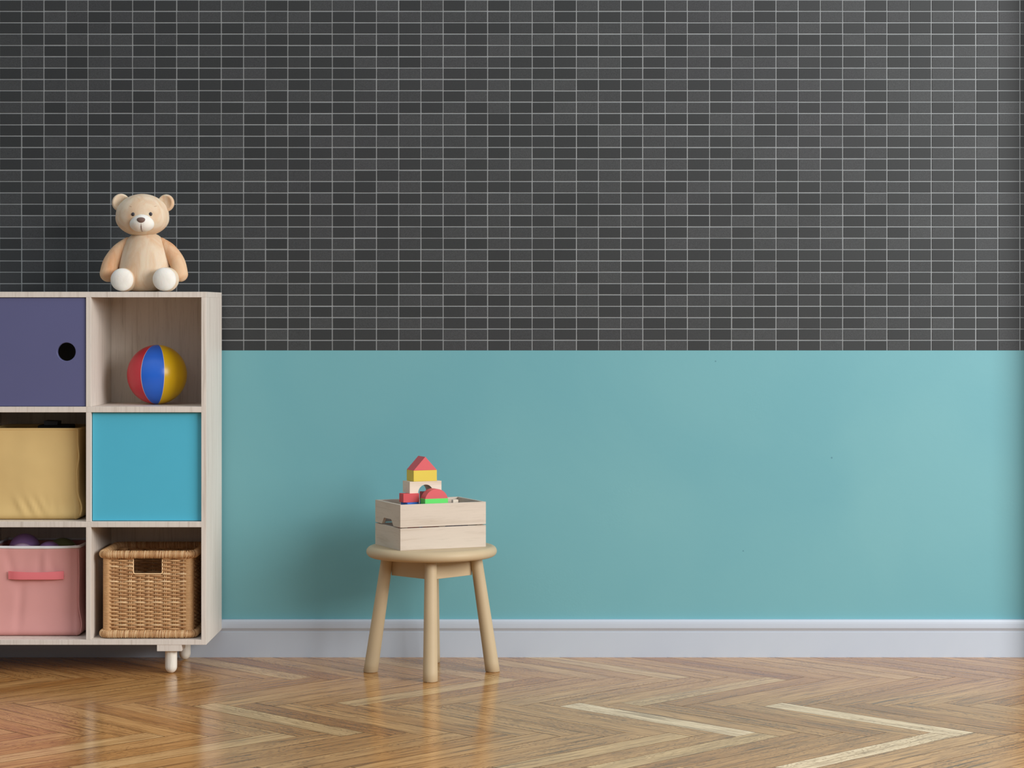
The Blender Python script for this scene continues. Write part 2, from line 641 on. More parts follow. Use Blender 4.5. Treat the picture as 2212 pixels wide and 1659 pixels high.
# back wall: painted below, charcoal mosaic tile above
bm = bmesh.new()
Z_T = wz(757, CAM_D + WALL_Y)
TY = WALL_Y + 0.0022
box(bm, X_L, X_R + 0.1, WALL_Y, WALL_Y + 0.12, -0.04, Z_T, mi=0)
box(bm, X_L, X_R + 0.1, TY, WALL_Y + 0.12, Z_T, 2.75, mi=1)
SXT, SZT = 0.07055, 0.03606
x00 = wx(46.8, CAM_D + WALL_Y)
z00 = wz(735.0, CAM_D + WALL_Y)
g2 = 0.0020
nrow = 50
wob = [random.gauss(0, 0.0004) for _ in range(200)]
for r in range(-1, nrow):
    for c in range(-20, 47):
        xa = x00 + c * SXT + wob[c + 30] + g2 + random.gauss(0, 0.0002)
        xb = x00 + (c + 1) * SXT + wob[c + 31] - g2 + random.gauss(0, 0.0002)
        za = z00 + r * SZT + g2 * 0.85 + random.gauss(0, 0.00022)
        zb = z00 + (r + 1) * SZT - g2 * 0.85 + random.gauss(0, 0.00022)
        if r == -1:
            za = Z_T
        if xa < X_L or xa > X_R:
            continue
        xb = min(xb, X_R + 0.05)
        if zb > 2.74:
            continue
        i = 0.0006
        lo = [(xa, za), (xb, za), (xb, zb), (xa, zb)]
        to = [(xa + i, za + i), (xb - i, za + i), (xb - i, zb - i), (xa + i, zb - i)]
        A = [bm.verts.new((x, TY + 0.0002, z)) for x, z in lo]
        E = [bm.verts.new((x, TY - 0.0014, z)) for x, z in lo]
        B = [bm.verts.new((x, TY - 0.0020, z)) for x, z in to]
        fs = [bm.faces.new(B)]
        for k in range(4):
            fs.append(bm.faces.new([E[k], E[(k + 1) % 4], B[(k + 1) % 4], B[k]]))
            fs.append(bm.faces.new([A[k], A[(k + 1) % 4], E[(k + 1) % 4], E[k]]))
        for f in fs:
            f.material_index = 2
struct('wall_back', bm, [M['wall'], M['grout'], M['tile']])

# unseen wall stub added past the frame to darken the back wall's right end
struct('wall_right_shade_stub', nbox(X_R, X_R + 0.1, 0.27, WALL_Y, -0.04, 2.75), M['wall'])

# moulded skirting
prof = [(WALL_Y, 0.0), (0.343, 0.0), (0.343, 0.0802), (0.3446, 0.0808), (0.3448, 0.0820), (0.3438, 0.0852), (0.3418, 0.0892), (0.3398, 0.0922),
        (0.3394, 0.0950), (0.3395, 0.101), (0.3399, 0.1075), (0.3408, 0.1130), (0.3424, 0.1172), (0.3446, 0.1196), (WALL_Y, 0.1196)]
bm = prism(bmesh.new(), prof, X_L, X_R, axis='x')
struct('baseboard_back', bm, M['base'])

# ------------------------------------------------------------------ storage cabinet
D0 = CAM_D
xR = wx(445.5, D0)
tv, th = 0.015, 0.0165                        # upright and shelf board thickness
cw = wx(434.9, D0) - wx(196.6, D0)            # compartment width
xs = [xR - tv]                                # inner right faces
Zb0, Zb1 = wz(1393, D0), wz(1382, D0)
S2 = (wz(1139, D0), wz(1126.8, D0))
S1 = (wz(890.8, D0), wz(878.5, D0))
T0, T1 = wz(642.3, D0), wz(630.3, D0)
YB = 0.340
cells = []
x = xR - tv
for i in range(3):
    cells.append((x - cw, x))
    x -= cw + tv
xL = x
cab = thing('storage_cabinet', 'pale wooden cube storage cabinet on short rounded legs with purple and blue doors', 'cabinet',
            ((xL + xR) / 2, YB / 2, 0))
bv = 0.0007
obj('top_panel', nbox(xL, xR, 0, YB, T0, T1, bv), M['ash'], cab, world=True)
obj('side_panel', nbox(xR - tv, xR, 0, YB, Zb0, T0, bv), M['ash'], cab, world=True)
obj('side_panel', nbox(xL, xL + tv, 0, YB, Zb0, T0, bv), M['ash'], cab, world=True)
obj('bottom_panel', nbox(xL + tv, xR - tv, 0, YB, Zb0, Zb1, bv), M['ash'], cab, world=True)
obj('back_panel', nbox(xL + tv, xR - tv, YB - 0.008, YB, Zb1, T0), M['ash'], cab, world=True)
for S in (S1, S2):
    obj('shelf', nbox(xL + tv, xR - tv, 0.0, YB - 0.008, S[0], S[1], bv), M['ash'], cab, world=True)
for i in range(2):
    xa, xb = cells[i + 1][1], cells[i][0]
    for za, zb in ((Zb1, S2[0]), (S2[1], S1[0]), (S1[1], T0)):
        obj('divider', nbox(xa, xb, 0.0, YB - 0.008, za, zb, bv), M['ash'], cab, world=True)
g = 0.0016
rec = 0.015
# blue door, middle row of the right column
x0, x1 = cells[0]
obj('door', nbox(x0 + g, x1 - g, rec, rec + 0.015, S2[1] + g, S1[0] - g, 0.0006), M['blue'], cab, world=True, label='plain sky blue door')


# purple door with a round finger hole, top row of the next column
def door_with_hole(x0, x1, y0, y1, z0, z1, hx, hz, hr, n=64):
    bm = bmesh.new()
    per = []
    # outer square points by angle, so the face is a clean ring
    for k in range(n):
        a = 2 * PI * k / n
        dx, dz = math.cos(a), math.sin(a)
        t = 1e9
        if dx > 1e-9: t = min(t, (x1 - hx) / dx)
        if dx < -1e-9: t = min(t, (x0 - hx) / dx)
        if dz > 1e-9: t = min(t, (z1 - hz) / dz)
        if dz < -1e-9: t = min(t, (z0 - hz) / dz)
        per.append((hx + dx * t, hz + dz * t))
    for X, Z in ((x0, z0), (x1, z0), (x1, z1), (x0, z1)):   # snap nearest to the corners
        k = min(range(n), key=lambda q: (per[q][0] - X) ** 2 + (per[q][1] - Z) ** 2)
        per[k] = (X, Z)
    cir = [(hx + hr * math.cos(2 * PI * k / n), hz + hr * math.sin(2 * PI * k / n)) for k in range(n)]
    cir2 = [(hx + (hr + .0012) * math.cos(2 * PI * k / n), hz + (hr + .0012) * math.sin(2 * PI * k / n)) for k in range(n)]
    R = [[bm.verts.new((a, y, b)) for a, b in ring] for ring, y in
         ((per, y1), (per, y0), (cir2, y0), (cir, y0 + 0.0012), (cir, y1))]
    R.append(R[0])
    for A, B in zip(R, R[1:]):
        for k in range(n):
            bm.faces.new([A[k], A[(k + 1) % n], B[(k + 1) % n], B[k]])
    return bm


x0, x1 = cells[1]
dw = door_with_hole(x0 + g, x1 - g, rec - 0.010, rec + 0.005, S1[1] + g, T0 - g, wx(142.6, D0), wz(760, D0), 0.0277)
obj('door', dw, M['purple'], cab, world=True, smooth=False, label='slate purple door with a round finger hole')

# legs: the front one hangs from a square block
lx = wx(369.7, 7.03)
legr = 0.0182


def leg_bm(x, y, ztop):
    prof = []
    for k in range(9):
        a = PI / 2 * k / 8
        prof.append((legr * math.sin(a), legr * 1.15 * (1 - math.cos(a))))
    prof.append((legr, 0.04))
    prof.append((legr, ztop))
    return lathe(bmesh.new(), prof, 40, center=(x, y, 0))


for xx in (lx, xL + (xR - lx)):
    bk = obj('leg_block', nbox(xx - 0.0385, xx + 0.036, 0.001, 0.075, Zb0 - 0.0195, Zb0, 0.0006), M['ash'], cab, world=True)
    obj('leg', leg_bm(xx, 0.030, Zb0 - 0.0195), M['ash_leg'], cab, smooth=True, world=True, angle=50, label='whitened rounded front leg')
    obj('leg', leg_bm(xx, 0.300, Zb0), M['ash_leg'], cab, smooth=True, world=True, angle=50, label='whitened rounded back leg')

# ------------------------------------------------------------------ beach ball
bd = 7.176
br = 64.2 * bd / FPX
bx, by, bz = wx(339.3, bd), bd - CAM_D, S1[1] + br
bm = bmesh.new()
bounds = [-22.5, 23.7, 100, 160, 200, 262]         # seam longitudes, 0 faces the camera
N, NV = 360, 64
lon_of = lambda i: 360.0 * i / N - 180
rows = []
for j in range(NV + 1):
    la = -PI / 2 + PI * j / NV
    if j in (0, NV):
        rows.append([bm.verts.new((0, 0, br * math.sin(la)))])
        continue
    rows.append([])
    for i in range(N):
        lo = math.radians(lon_of(i))
        rows[-1].append(bm.verts.new((br * math.cos(la) * math.sin(lo), -br * math.cos(la) * math.cos(lo), br * math.sin(la))))


def ball_mat(i):
    a = (lon_of(i) + 0.5) % 360
    for b_ in bounds:
        d = abs((a - b_ + 180) % 360 - 180)
        if d < 0.501:
            return 3
    order = [(-22.5, 23.7, 1), (23.7, 100, 2), (100, 160, 0), (160, 200, 1), (200, 262, 2), (262, 337.5, 0)]
    for lo, hi, mi in order:
        if (a - lo) % 360 < (hi - lo):
            return mi
    return 0


for j in range(NV):
    A, B = rows[j], rows[j + 1]
    for i in range(N):
        k = (i + 1) % N
        if len(A) == 1:
            f = bm.faces.new([A[0], B[k], B[i]])
        elif len(B) == 1:
            f = bm.faces.new([A[i], A[k], B[0]])
        else:
            f = bm.faces.new([A[i], A[k], B[k], B[i]])
        f.material_index = ball_mat(i)
bo = obj('beach_ball', bm, [M['ball_red'], M['ball_blue'], M['ball_yellow'], M['ball_seam']], smooth=True)
bo.location = (bx, by, bz)
bo.rotation_euler = (math.radians(-4), 0, 0)
tag(bo, 'glossy red, blue and yellow beach ball in the open top compartment of the cabinet', 'ball')


# ------------------------------------------------------------------ fabric bins
def fabric_shell(hx, hy, h, rc, disp, rb=0.018, nz=40, ns=30, nc=8, t=0.004, sag=None):
    """open soft box: outer skin, rounded foot, inner skin"""
    bm = bmesh.new()
    pr = rrect(hx, hy, rc, ns, nc)
    n = len(pr)

    def ring(z, inset, d=True, inner=False):
        out = []
        for (x, y, nx, ny, k, s) in pr:
            o = -inset
            zz = z
            if d:
                o += disp(x, y, nx, ny, k, s, z / h)
            if sag and z > 0.5 * h:
                zz += sag(x, y, k, s) * ((z / h - 0.5) / 0.5)
            out.append(bm.verts.new((x + nx * o, y + ny * o, zz)))
        return out
    rings = []
    for i in range(5):
        a = PI / 2 * i / 5
        rings.append(ring(rb * (1 - math.sin(a)) if False else rb * (1 - math.cos(a)), rb * (1 - math.sin(a)), True))
    for i in range(nz + 1):
        rings.append(ring(rb + (h - rb) * i / nz, 0))
    rings.append(ring(h + 0.0012, t * 0.5))
    for i in range(nz, -1, -4):
        rings.append(ring(rb + (h - rb) * i / nz, t, True, True))
    rings.append(ring(0.008, t + 0.002))
    for A, B in zip(rings, rings[1:]):
        for k in range(n):
            bm.faces.new([A[k], A[(k + 1) % n], B[(k + 1) % n], B[k]])
    bm.faces.new(rings[0][::-1])
    bm.faces.new(rings[-1])
    return bm


def bump1(u, c, w):
    return math.exp(-((u - c) / w) ** 2)


# yellow bin, middle row
yb_d = 7.055
zf = S2[1]
yh = wz(925, yb_d) - zf
cx0, cx1 = cells[1]
yhx, yhy = 0.137, 0.128
y_root = thing('storage_bin', 'mustard yellow soft fabric storage bin in the middle row of the cabinet', 'storage bin',
               (wx(167, yb_d) - yhx + 0.004, yb_d - CAM_D + yhy, zf + 0.0004), group='fabric bins in the cabinet')


def disp_y(x, y, nx, ny, k, s, t):
    d = 0.0
    if k == 0 and s < 1:
        d += 0.007 * math.sin(PI * min(1, max(0, t))) * math.sin(PI * s)          # belly
        # diagonal folds near the foot, left of centre
        for c, a in ((0.30, 0.0045), (0.45, 0.0050), (0.585, 0.0040), (0.70, 0.0026), (0.81, 0.0016)):
            sh = c + (0.22 - t) * (0.55 if c < 0.6 else 0.12)
            d += a * bump1(s, sh, 0.035) * bump1(t, 0.15, 0.10)
        d -= 0.0026 * bump1(t, 0.15, 0.10)
    d += 0.0075 * bump1(t, 0.10, 0.13) * (1 if (k == 1 or s > 1) else 0.35)       # bulging foot
    d -= 0.004 * bump1(t, 0.55, 0.25) * (1 if k == 1 else 0)
    d += 0.0012 * noise.noise(Vector((x * 22, y * 22, t * 5)))
    return d


obj('body', fabric_shell(yhx, yhy, yh - 0.0035, 0.014, disp_y), M['yellow_cloth'], y_root, smooth=True)
# binding along the rim, piped seam on the front right edge
rimp = [(x + nx * 0.0, y + ny * 0.0, yh - 0.0035) for (x, y, nx, ny, k, s) in rrect(yhx - 0.002, yhy - 0.002, 0.014, 20, 6)]
obj('rim_binding', tube(bmesh.new(), rimp, 0.0036, 8, closed=True), M['yellow_cloth'], y_root, smooth=True)
pipe = []
for i in range(40):
    t = i / 39
    wav = 0.0022 * math.sin(t * 9.5 + 1.0) + 0.0012 * math.sin(t * 21)
    pipe.append((yhx - 0.0035 + wav + 0.0085 * bump1(t, 0.10, 0.13), -yhy + 0.0035 - 0.0005, 0.012 + (yh - 0.014) * t))
obj('seam', tube(bmesh.new(), pipe, 0.0028, 8), M['yellow_cloth'], y_root, smooth=True)

# dark toy that shows above the rim of the yellow bin
t_d = 7.20
ty = t_d - CAM_D
toy = thing('toy', 'dark charcoal angular toy poking out above the yellow bin', 'toy', (wx(118, t_d), ty, zf + 0.0085))
tz0 = 0.0
tzr = wz(917, t_d) - (zf + 0.0085)
bm = nbox(-0.045, 0.055, -0.04, 0.05, 0.0, tzr, 0.004)
obj('body', bm, M['blk'], toy)
zc = wz(907.5, t_d) - (zf + 0.0085)
bm = prism(bmesh.new(), [(-0.0255, tzr), (0.0165, tzr), (0.0175, zc - 0.002), (-0.026, zc)], -0.036, 0.02, bev=0.001)
obj('cab', bm, M['slate'], toy, label='slate grey angular cab')

# pink bin, bottom row
pb_d = 7.072
zf2 = Zb1
phh = wz(1180, pb_d) - zf2
phx, phy = 0.139, 0.126
p_root = thing('storage_bin', 'dusty pink fabric storage bin with white rim and rose pull strap', 'storage bin',
               (wx(171, pb_d) - phx, pb_d - CAM_D + phy, zf2 + 0.0004), group='fabric bins in the cabinet')


def disp_p(x, y, nx, ny, k, s, t):
    d = 0.0
    if k == 0 and s < 1:
        d += 0.005 * math.sin(PI * min(1, max(0, t))) * math.sin(PI * s)
        d += 0.0032 * bump1(s, 0.645, 0.035) * bump1(t, 0.83, 0.16)
        d -= 0.0022 * bump1(s, 0.57, 0.035) * bump1(t, 0.80, 0.14)
        d -= 0.0026 * bump1(s, 0.735 + 0.25 * (0.8 - t), 0.030) * bump1(t, 0.76, 0.10)
        d -= 0.0040 * bump1(s, 0.30 + 0.10 * t, 0.05) * bump1(t, 0.35, 0.35)
        d -= 0.0030 * bump1(s, 0.16 + 0.3 * (1 - t), 0.05) * bump1(t, 0.8, 0.2)
    d += 0.007 * bump1(t, 0.09, 0.13) * (1 if (k == 1 or s > 1) else 0.25)
    d -= 0.003 * bump1(t, 0.55, 0.25) * (1 if k == 1 else 0)
    d += 0.0010 * noise.noise(Vector((x * 20 + 7, y * 20, t * 4)))
    return d


obj('body', fabric_shell(phx, phy, phh - 0.008, 0.012, disp_p), M['pink_cloth'], p_root, smooth=True)
# white bound rim (a band that bellies lower at the middle of the front)
bm = bmesh.new()
pr = rrect(phx, phy, 0.012, 30, 8)
ringsP = []
for off, zf_ in ((0.0016, 0), (0.0022, 1), (0.0, 2), (-0.005, 2), (-0.0062, 0)):
    rr = []
    for (x, y, nx, ny, k, s) in pr:
        dp = disp_p(x, y, nx, ny, k, s, 0.97)
        low = 0.0062 + (0.0024 * math.sin(PI * s) if (k == 0 and s < 1) else 0)
        corner = 0.0018 if s >= 1 else 0.0018 * (abs(2 * s - 1) ** 8)
        z = {0: phh - low, 1: phh - 0.0005 + corner, 2: phh + 0.0004 + corner}[zf_]
        rr.append(bm.verts.new((x + nx * (off + dp), y + ny * (off + dp), z)))
    ringsP.append(rr)
ringsP.append(ringsP[0])
for A, B in zip(ringsP, ringsP[1:]):
    for k in range(len(pr)):
        q = (k + 1) % len(pr)
        bm.faces.new([A[k], A[q], B[q], B[k]])
obj('rim_binding', bm, M['white_trim'], p_root, smooth=True, label='white bound rim')
# pull strap
sx0, sx1 = wx(19.3, pb_d) - p_root.location.x, wx(138.7, pb_d) - p_root.location.x
szc = (wz(1233.8, pb_d) + wz(1250.4, pb_d)) / 2 - zf2
hz = (wz(1233.8, pb_d) - wz(1250.4, pb_d)) / 2
bm = bmesh.new()
rgs = []
NS = 36
for i in range(NS + 1):
    s = i / NS
    xx = sx0 + (sx1 - sx0) * s
    edge = min(s, 1 - s) / 0.10
    outb = -phy - 0.0062 - 0.010 * (1 - math.exp(-max(0, edge) ** 1.5)) * (0.75 + 0.25 * math.sin(PI * s))
    dz = -0.0016 * math.sin(PI * s)
    hh = hz * (1 + 0.05 * math.cos(2 * PI * s))
    ring = []
    for dy, zz in ((0, -hh), (-0.0018, -hh * 0.97), (-0.0026, 0), (-0.0018, hh * 0.97), (0, hh), (0.0008, 0)):
        ring.append(bm.verts.new((xx, outb + dy, szc + dz + zz)))
    rgs.append(ring)
for A, B in zip(rgs, rgs[1:]):
    for k in range(6):
        bm.faces.new([A[k], A[(k + 1) % 6], B[(k + 1) % 6], B[k]])
bm.faces.new(rgs[0])
bm.faces.new(rgs[-1][::-1])
obj('pull_strap', bm, M['rose_strap'], p_root, smooth=True, angle=50, label='rose red pull strap')
pipe = []
for i in range(30):
    t = i / 29
    pipe.append((phx - 0.0015 + 0.0008 * math.sin(t * 11) + 0.0075 * bump1(t, 0.09, 0.13), -phy + 0.002, 0.012 + (phh - 0.022) * t))
obj('seam', tube(bmesh.new(), pipe, 0.0016, 8), M['pink_cloth'], p_root, smooth=True)


# play balls heaped in the pink bin
def play_ball(px, top, d, r, m, label):
    z = wz(top, d) - r
    o = obj('play_ball', ellipsoid(bmesh.new(), (0, 0, 0), (r, r, r), 40, 24), m, smooth=True)
    o.location = (wx(px, d), d - CAM_D, z)
    tag(o, label, 'ball', 'plastic balls in the pink bin')


play_ball(53.5, 1152.6, 7.225, 0.049, M['plum'], 'largest purple play ball, topmost in the pink bin')
play_ball(47.0, 1173.2, 7.132, 0.045, M['lilac'], 'pale lilac play ball in front of the largest purple one')
play_ball(106.5, 1169.4, 7.16, 0.040, M['plum'], 'small purple play ball just left of the green one')
play_ball(135.0, 1162.0, 7.26, 0.050, M['olive'], 'dull green play ball at the back of the pink bin')

# ------------------------------------------------------------------ wicker basket
k_d = 7.024
bzl = Zb1
hxB = 0.1425
hyB = 0.138
bask_y = 0.164
bask = thing('wicker_basket', 'square tan wicker basket with a cut-out handle in the bottom right compartment', 'basket',
             (wx(318.2, k_d), bask_y, bzl + 0.001))
Hb = wz(1190, k_d) - bzl
rv = 0.0124


def coil_rim(zc, hx, hy, r, rr, thick=0.0095, vert=0.0107, pitch=0.0036, minor=0.00165):
    bm = bmesh.new()
    path = rrect(hx, hy, r, 60, 24)
    pts = [Vector((p[0], p[1], 0)) for p in path]
    # arc length resample
    ln = [0.0]
    for i in range(len(pts)):
        ln.append(ln[-1] + (pts[(i + 1) % len(pts)] - pts[i]).length)
    total = ln[-1]
    cnt = int(total / pitch)
    tube(bm, [(p.x, p.y, zc) for p in pts], vert * 0.84, 10, closed=True, up=(0, 0, 1), flat=1.0)
    seg = 0
    for c in range(cnt):
        s = total * c / cnt
        while ln[seg + 1] < s:
            seg += 1
        f = (s - ln[seg]) / max(1e-9, ln[seg + 1] - ln[seg])
        a, b = pts[seg % len(pts)], pts[(seg + 1) % len(pts)]
        p = a.lerp(b, f)
        t = (b - a).normalized()
        nv = Vector((t.y, -t.x, 0))
        tw = random.gauss(0, 0.04) + 0.10
        ring_v = []
        MJ, MN = 18, 6
        jit = 1 + random.gauss(0, 0.015)
        for q in range(MJ):
            A = 2 * PI * q / MJ
            cen = p + nv * (thick * jit * math.cos(A)) + Vector((0, 0, zc + vert * jit * math.sin(A))) + t * (tw * vert * math.sin(A))
            rad = nv * math.cos(A) + Vector((0, 0, math.sin(A)))
            ring_v.append([bm.verts.new(cen + rad * (minor * math.cos(2 * PI * e / MN)) + t * (minor * 0.92 * math.sin(2 * PI * e / MN))) for e in range(MN)])
        for q in range(MJ):
            X, Y = ring_v[q], ring_v[(q + 1) % MJ]
            for e in range(MN):
                bm.faces.new([X[e], X[(e + 1) % MN], Y[(e + 1) % MN], Y[e]])
    return bm


obj('rim', coil_rim(Hb - rv, hxB - 0.002, hyB - 0.002, 0.028, 0.01), M['wicker'], bask, smooth=True)
obj('base_rim', coil_rim(rv, hxB - 0.002, hyB - 0.002, 0.028, 0.01), M['wicker'], bask, smooth=True)
PZ0, PZ1 = 0.022, Hb - 0.020
ROWP = 0.00575
ST = 0.0266
cr = 0.020
hole_hw, hole_z = 0.0445, wz(1241, k_d) - bzl


def weave(face_len, hole):
    """flat woven panel in local a (along), n (outward), z"""
    bm = bmesh.new()
    nrows = int((PZ1 - PZ0) / ROWP) + 1
    half = face_len / 2
    for r in range(nrows):
        z = PZ0 + r * ROWP
        spans = [(-half, half)]
        if hole and z > hole_z - 0.002:
            spans = [(-half, -hole_hw), (hole_hw, half)]
        for a0, a1 in spans:
            n_ = max(4, int((a1 - a0) / 0.0038))
            pts = []
            ph = PI * (r % 2)
            for i in range(n_ + 1):
                a = a0 + (a1 - a0) * i / n_
                c = math.cos(PI * a / ST + ph)
                o = 0.0030 * (abs(c) ** 0.75) * (1 if c > 0 else -1)
                pts.append((a, o + random.gauss(0, 0.0001), z + random.gauss(0, 0.00012)))
            tube(bm, pts, 0.0030, 6, up=(0, 1, 0), flat=0.58)
    ns = int(half / ST)
    for i in range(-ns, ns + 1):
        for dx in (-0.0024, 0.0024):
            z1 = PZ1
            if hole and abs(i * ST) < hole_hw + 0.004:
                z1 = hole_z - 0.003
            tube(bm, [(i * ST + dx, 0, PZ0 - 0.004), (i * ST + dx, 0.0002, (PZ0 + z1) / 2), (i * ST + dx, 0, z1)], 0.0016, 6)
    return bm


for k in range(4):
    flen = 2 * ((hxB if k % 2 == 0 else hyB) - 0.006 - cr * 0.62)
    bm = weave(flen, k == 0)
    off = (hyB if k % 2 == 0 else hxB) - 0.0075
    ang = [0, PI / 2, PI, -PI / 2][k]
    bm.transform(Matrix.Rotation(ang, 4, 'Z') @ Matrix(((1, 0, 0, 0), (0, -1, 0, -off), (0, 0, 1, 0), (0, 0, 0, 1))))
    obj('woven_side', bm, M['wicker'], bask, smooth=True)
for sx, sy in ((-1, -1), (1, -1), (1, 1), (-1, 1)):
    prof = []
    z = PZ0 - 0.004
    while z < PZ1 + 0.003:
        for a in range(6):
            prof.append((cr * 0.80 + 0.0018 * math.sin(PI * a / 6) ** 0.6 if a else cr * 0.80, z + 0.0031 * a / 6))
        z += 0.0031
    bm = lathe(bmesh.new(), prof, 22, center=(sx * (hxB - 0.0055 - cr * 0.8), sy * (hyB - 0.0055 - cr * 0.8), 0))
    obj('corner_post', bm, M['wicker'], bask, smooth=True)
for sy in (-1,):
    r_ = 0.006
    pts = [(-hole_hw, Hb - 0.018), (-hole_hw, hole_z + r_)]
    pts += [(-hole_hw + r_ - r_ * math.cos(a), hole_z + r_ - r_ * math.sin(a)) for a in (0.5, 1.05)]
    pts += [(-hole_hw + r_, hole_z), (0, hole_z), (hole_hw - r_, hole_z)]
    pts += [(hole_hw - r_ + r_ * math.sin(a), hole_z + r_ - r_ * math.cos(a)) for a in (0.5, 1.05)]
    pts += [(hole_hw, hole_z + r_), (hole_hw, Hb - 0.018)]
    obj('handle_frame', tube(bmesh.new(), [(a, sy * (hyB - 0.0065), b) for a, b in pts], 0.0025, 10, up=(0, 1, 0)), M['wicker'], bask, smooth=True)
obj('base', nbox(-hxB + 0.012, hxB - 0.012, -hyB + 0.012, hyB - 0.012, 0.004, 0.012), M['wicker'], bask)

# ------------------------------------------------------------------ teddy bear
b_d = 7.15
Sb = b_d / FPX / 6.382
bear = thing('teddy_bear', 'seated tan plush teddy bear with white muzzle and white soles on the cabinet', 'teddy bear',
             (wx(180 + 830 / 6.382, b_d), b_d - CAM_D, T1))


def bx_(c):
    return (c - 830) * Sb


def bz_(c):
    return (1527 - c) * Sb


# torso
prof_t = [(0, 1527), (150, 1525), (235, 1505), (300, 1455), (345, 1370), (362, 1270), (358, 1160), (335, 1040), (306, 930), (272, 845), (236, 785), (190, 740), (110, 705), (0, 695)]
bm = bmesh.new()
lathe(bm, [(r * Sb, bz_(y)) for r, y in prof_t], 40, center=(bx_(850), 0, 0), sx=1.0, sy=0.86)
obj('torso', bm, M['plush'], bear, smooth=True, sub=1)

# head
hc = Vector((bx_(824), -0.012, bz_(470)))
hr_ = (0.0815, 0.074, 0.0660)


def headfn(p, q):
    z = p.z
    f = 1.0 + 0.05 * math.sin(PI * max(-1, min(1, -z)) * 0.9) if z < 0 else 1.0 - 0.015 * z
    cut = max(0.0, -z - 0.80)
    return Vector((q.x * (f - cut * 0.25), q.y * f, q.z))


head = obj('head', ellipsoid(bmesh.new(), hc, hr_, 48, 32, headfn), M['plush'], bear, smooth=True)


def head_y(x, z, grow=0.0):
    u, v = (x - hc.x) / hr_[0], (z - hc.z) / hr_[2]
    return hc.y - hr_[1] * math.sqrt(max(0.0, 1 - u * u - v * v)) - grow


for ex, ez, er in ((525, 297, 128), (1146, 300, 122)):
    r = er * Sb
    prof_e = [(0, -0.0030), (r * 0.35, -0.0036), (r * 0.62, -0.0062), (r * 0.80, -0.0092), (r * 0.93, -0.0080), (r, -0.001), (r * 0.96, 0.006), (r * 0.75, 0.011), (r * 0.4, 0.0135), (0, 0.014)]
    bm = lathe(bmesh.new(), prof_e, 36, axis='y')
    tilt = 0.30 if ex < 830 else -0.30
    bm.transform(Matrix.Translation((bx_(ex), hc.y + 0.006, bz_(ez))) @ Matrix.Rotation(tilt, 4, 'Z'))
    obj('ear', bm, M['plush'], head, smooth=True, sub=1)

mc = Vector((bx_(866), -0.0745, bz_(588)))
mr = (0.0372, 0.0330, 0.0276)


def muzfn(p, q):
    z = p.z
    w = 1.0 + 0.10 * max(0, -z) - 0.14 * max(0, z)
    cleft = 0.06 * math.exp(-(p.x / 0.16) ** 2) * max(0, -p.z) * max(0, -p.y)
    return Vector((q.x * w, q.y * (1 - cleft), q.z * (1 - 0.05 * math.exp(-(p.x / 0.2) ** 2) * max(0, -z))))


muz = obj('muzzle', ellipsoid(bmesh.new(), mc, mr, 40, 28, muzfn), M['plush_white'], head, smooth=True, label='white muzzle')


def muz_y(x, z):
    u, v = (x - mc.x) / mr[0], (z - mc.z) / mr[2]
    return mc.y - mr[1] * math.sqrt(max(0.0, 1 - u * u - v * v))


nx_, nz_ = bx_(876), bz_(548)


def nosefn(p, q):
    return Vector((q.x * (1 + 0.14 * p.z), q.y, q.z * (0.85 if p.z > 0 else 1.1)))


obj('nose', ellipsoid(bmesh.new(), (nx_, muz_y(nx_, nz_) + 0.001, nz_), (0.0126, 0.0062, 0.0092), 28, 18, nosefn), M['nose'], head, smooth=True, label='brown nose')
pts = []
for i in range(14):
    zz = bz_(592 + (705 - 592) * i / 13)
    xx = bx_(880 - 4 * i / 13)
    v = muz_y(xx, zz)
    pts.append((xx, v + 0.0008, zz))
obj('mouth', tube(bmesh.new(), pts, [0.0007 + 0.0006 * math.exp(-((i - 6) / 3) ** 2) for i in range(14)], 8), M['nose'], head, smooth=True, label='dark stitched mouth line')
for ex, ez in ((753, 470), (983, 466)):
    x, z = bx_(ex), bz_(ez)
    obj('eye', ellipsoid(bmesh.new(), (x, head_y(x, z) + 0.0012, z), (0.0060, 0.0040, 0.0062), 20, 14), M['eye'], head, smooth=True, label='dark bead eye')
for ex, ez, dr in ((712, 360, 1), (1042, 356, -1)):
    pts = []
    for i in range(6):
        cx = ex + (i - 2.5) * 7
        cz = ez + dr * (i - 2.5) * 2
        x, z = bx_(cx), bz_(cz)
        pts.append((x, head_y(x, z) + 0.0002, z))
    obj('eyebrow', tube(bmesh.new(), pts, [0.0002, 0.0004, 0.0005, 0.0005, 0.0004, 0.0002], 6), M['brow'], head, smooth=True, label='faint stitched brow')


def P3(cx, cy, y):
    return (bx_(cx), y, bz_(cy))


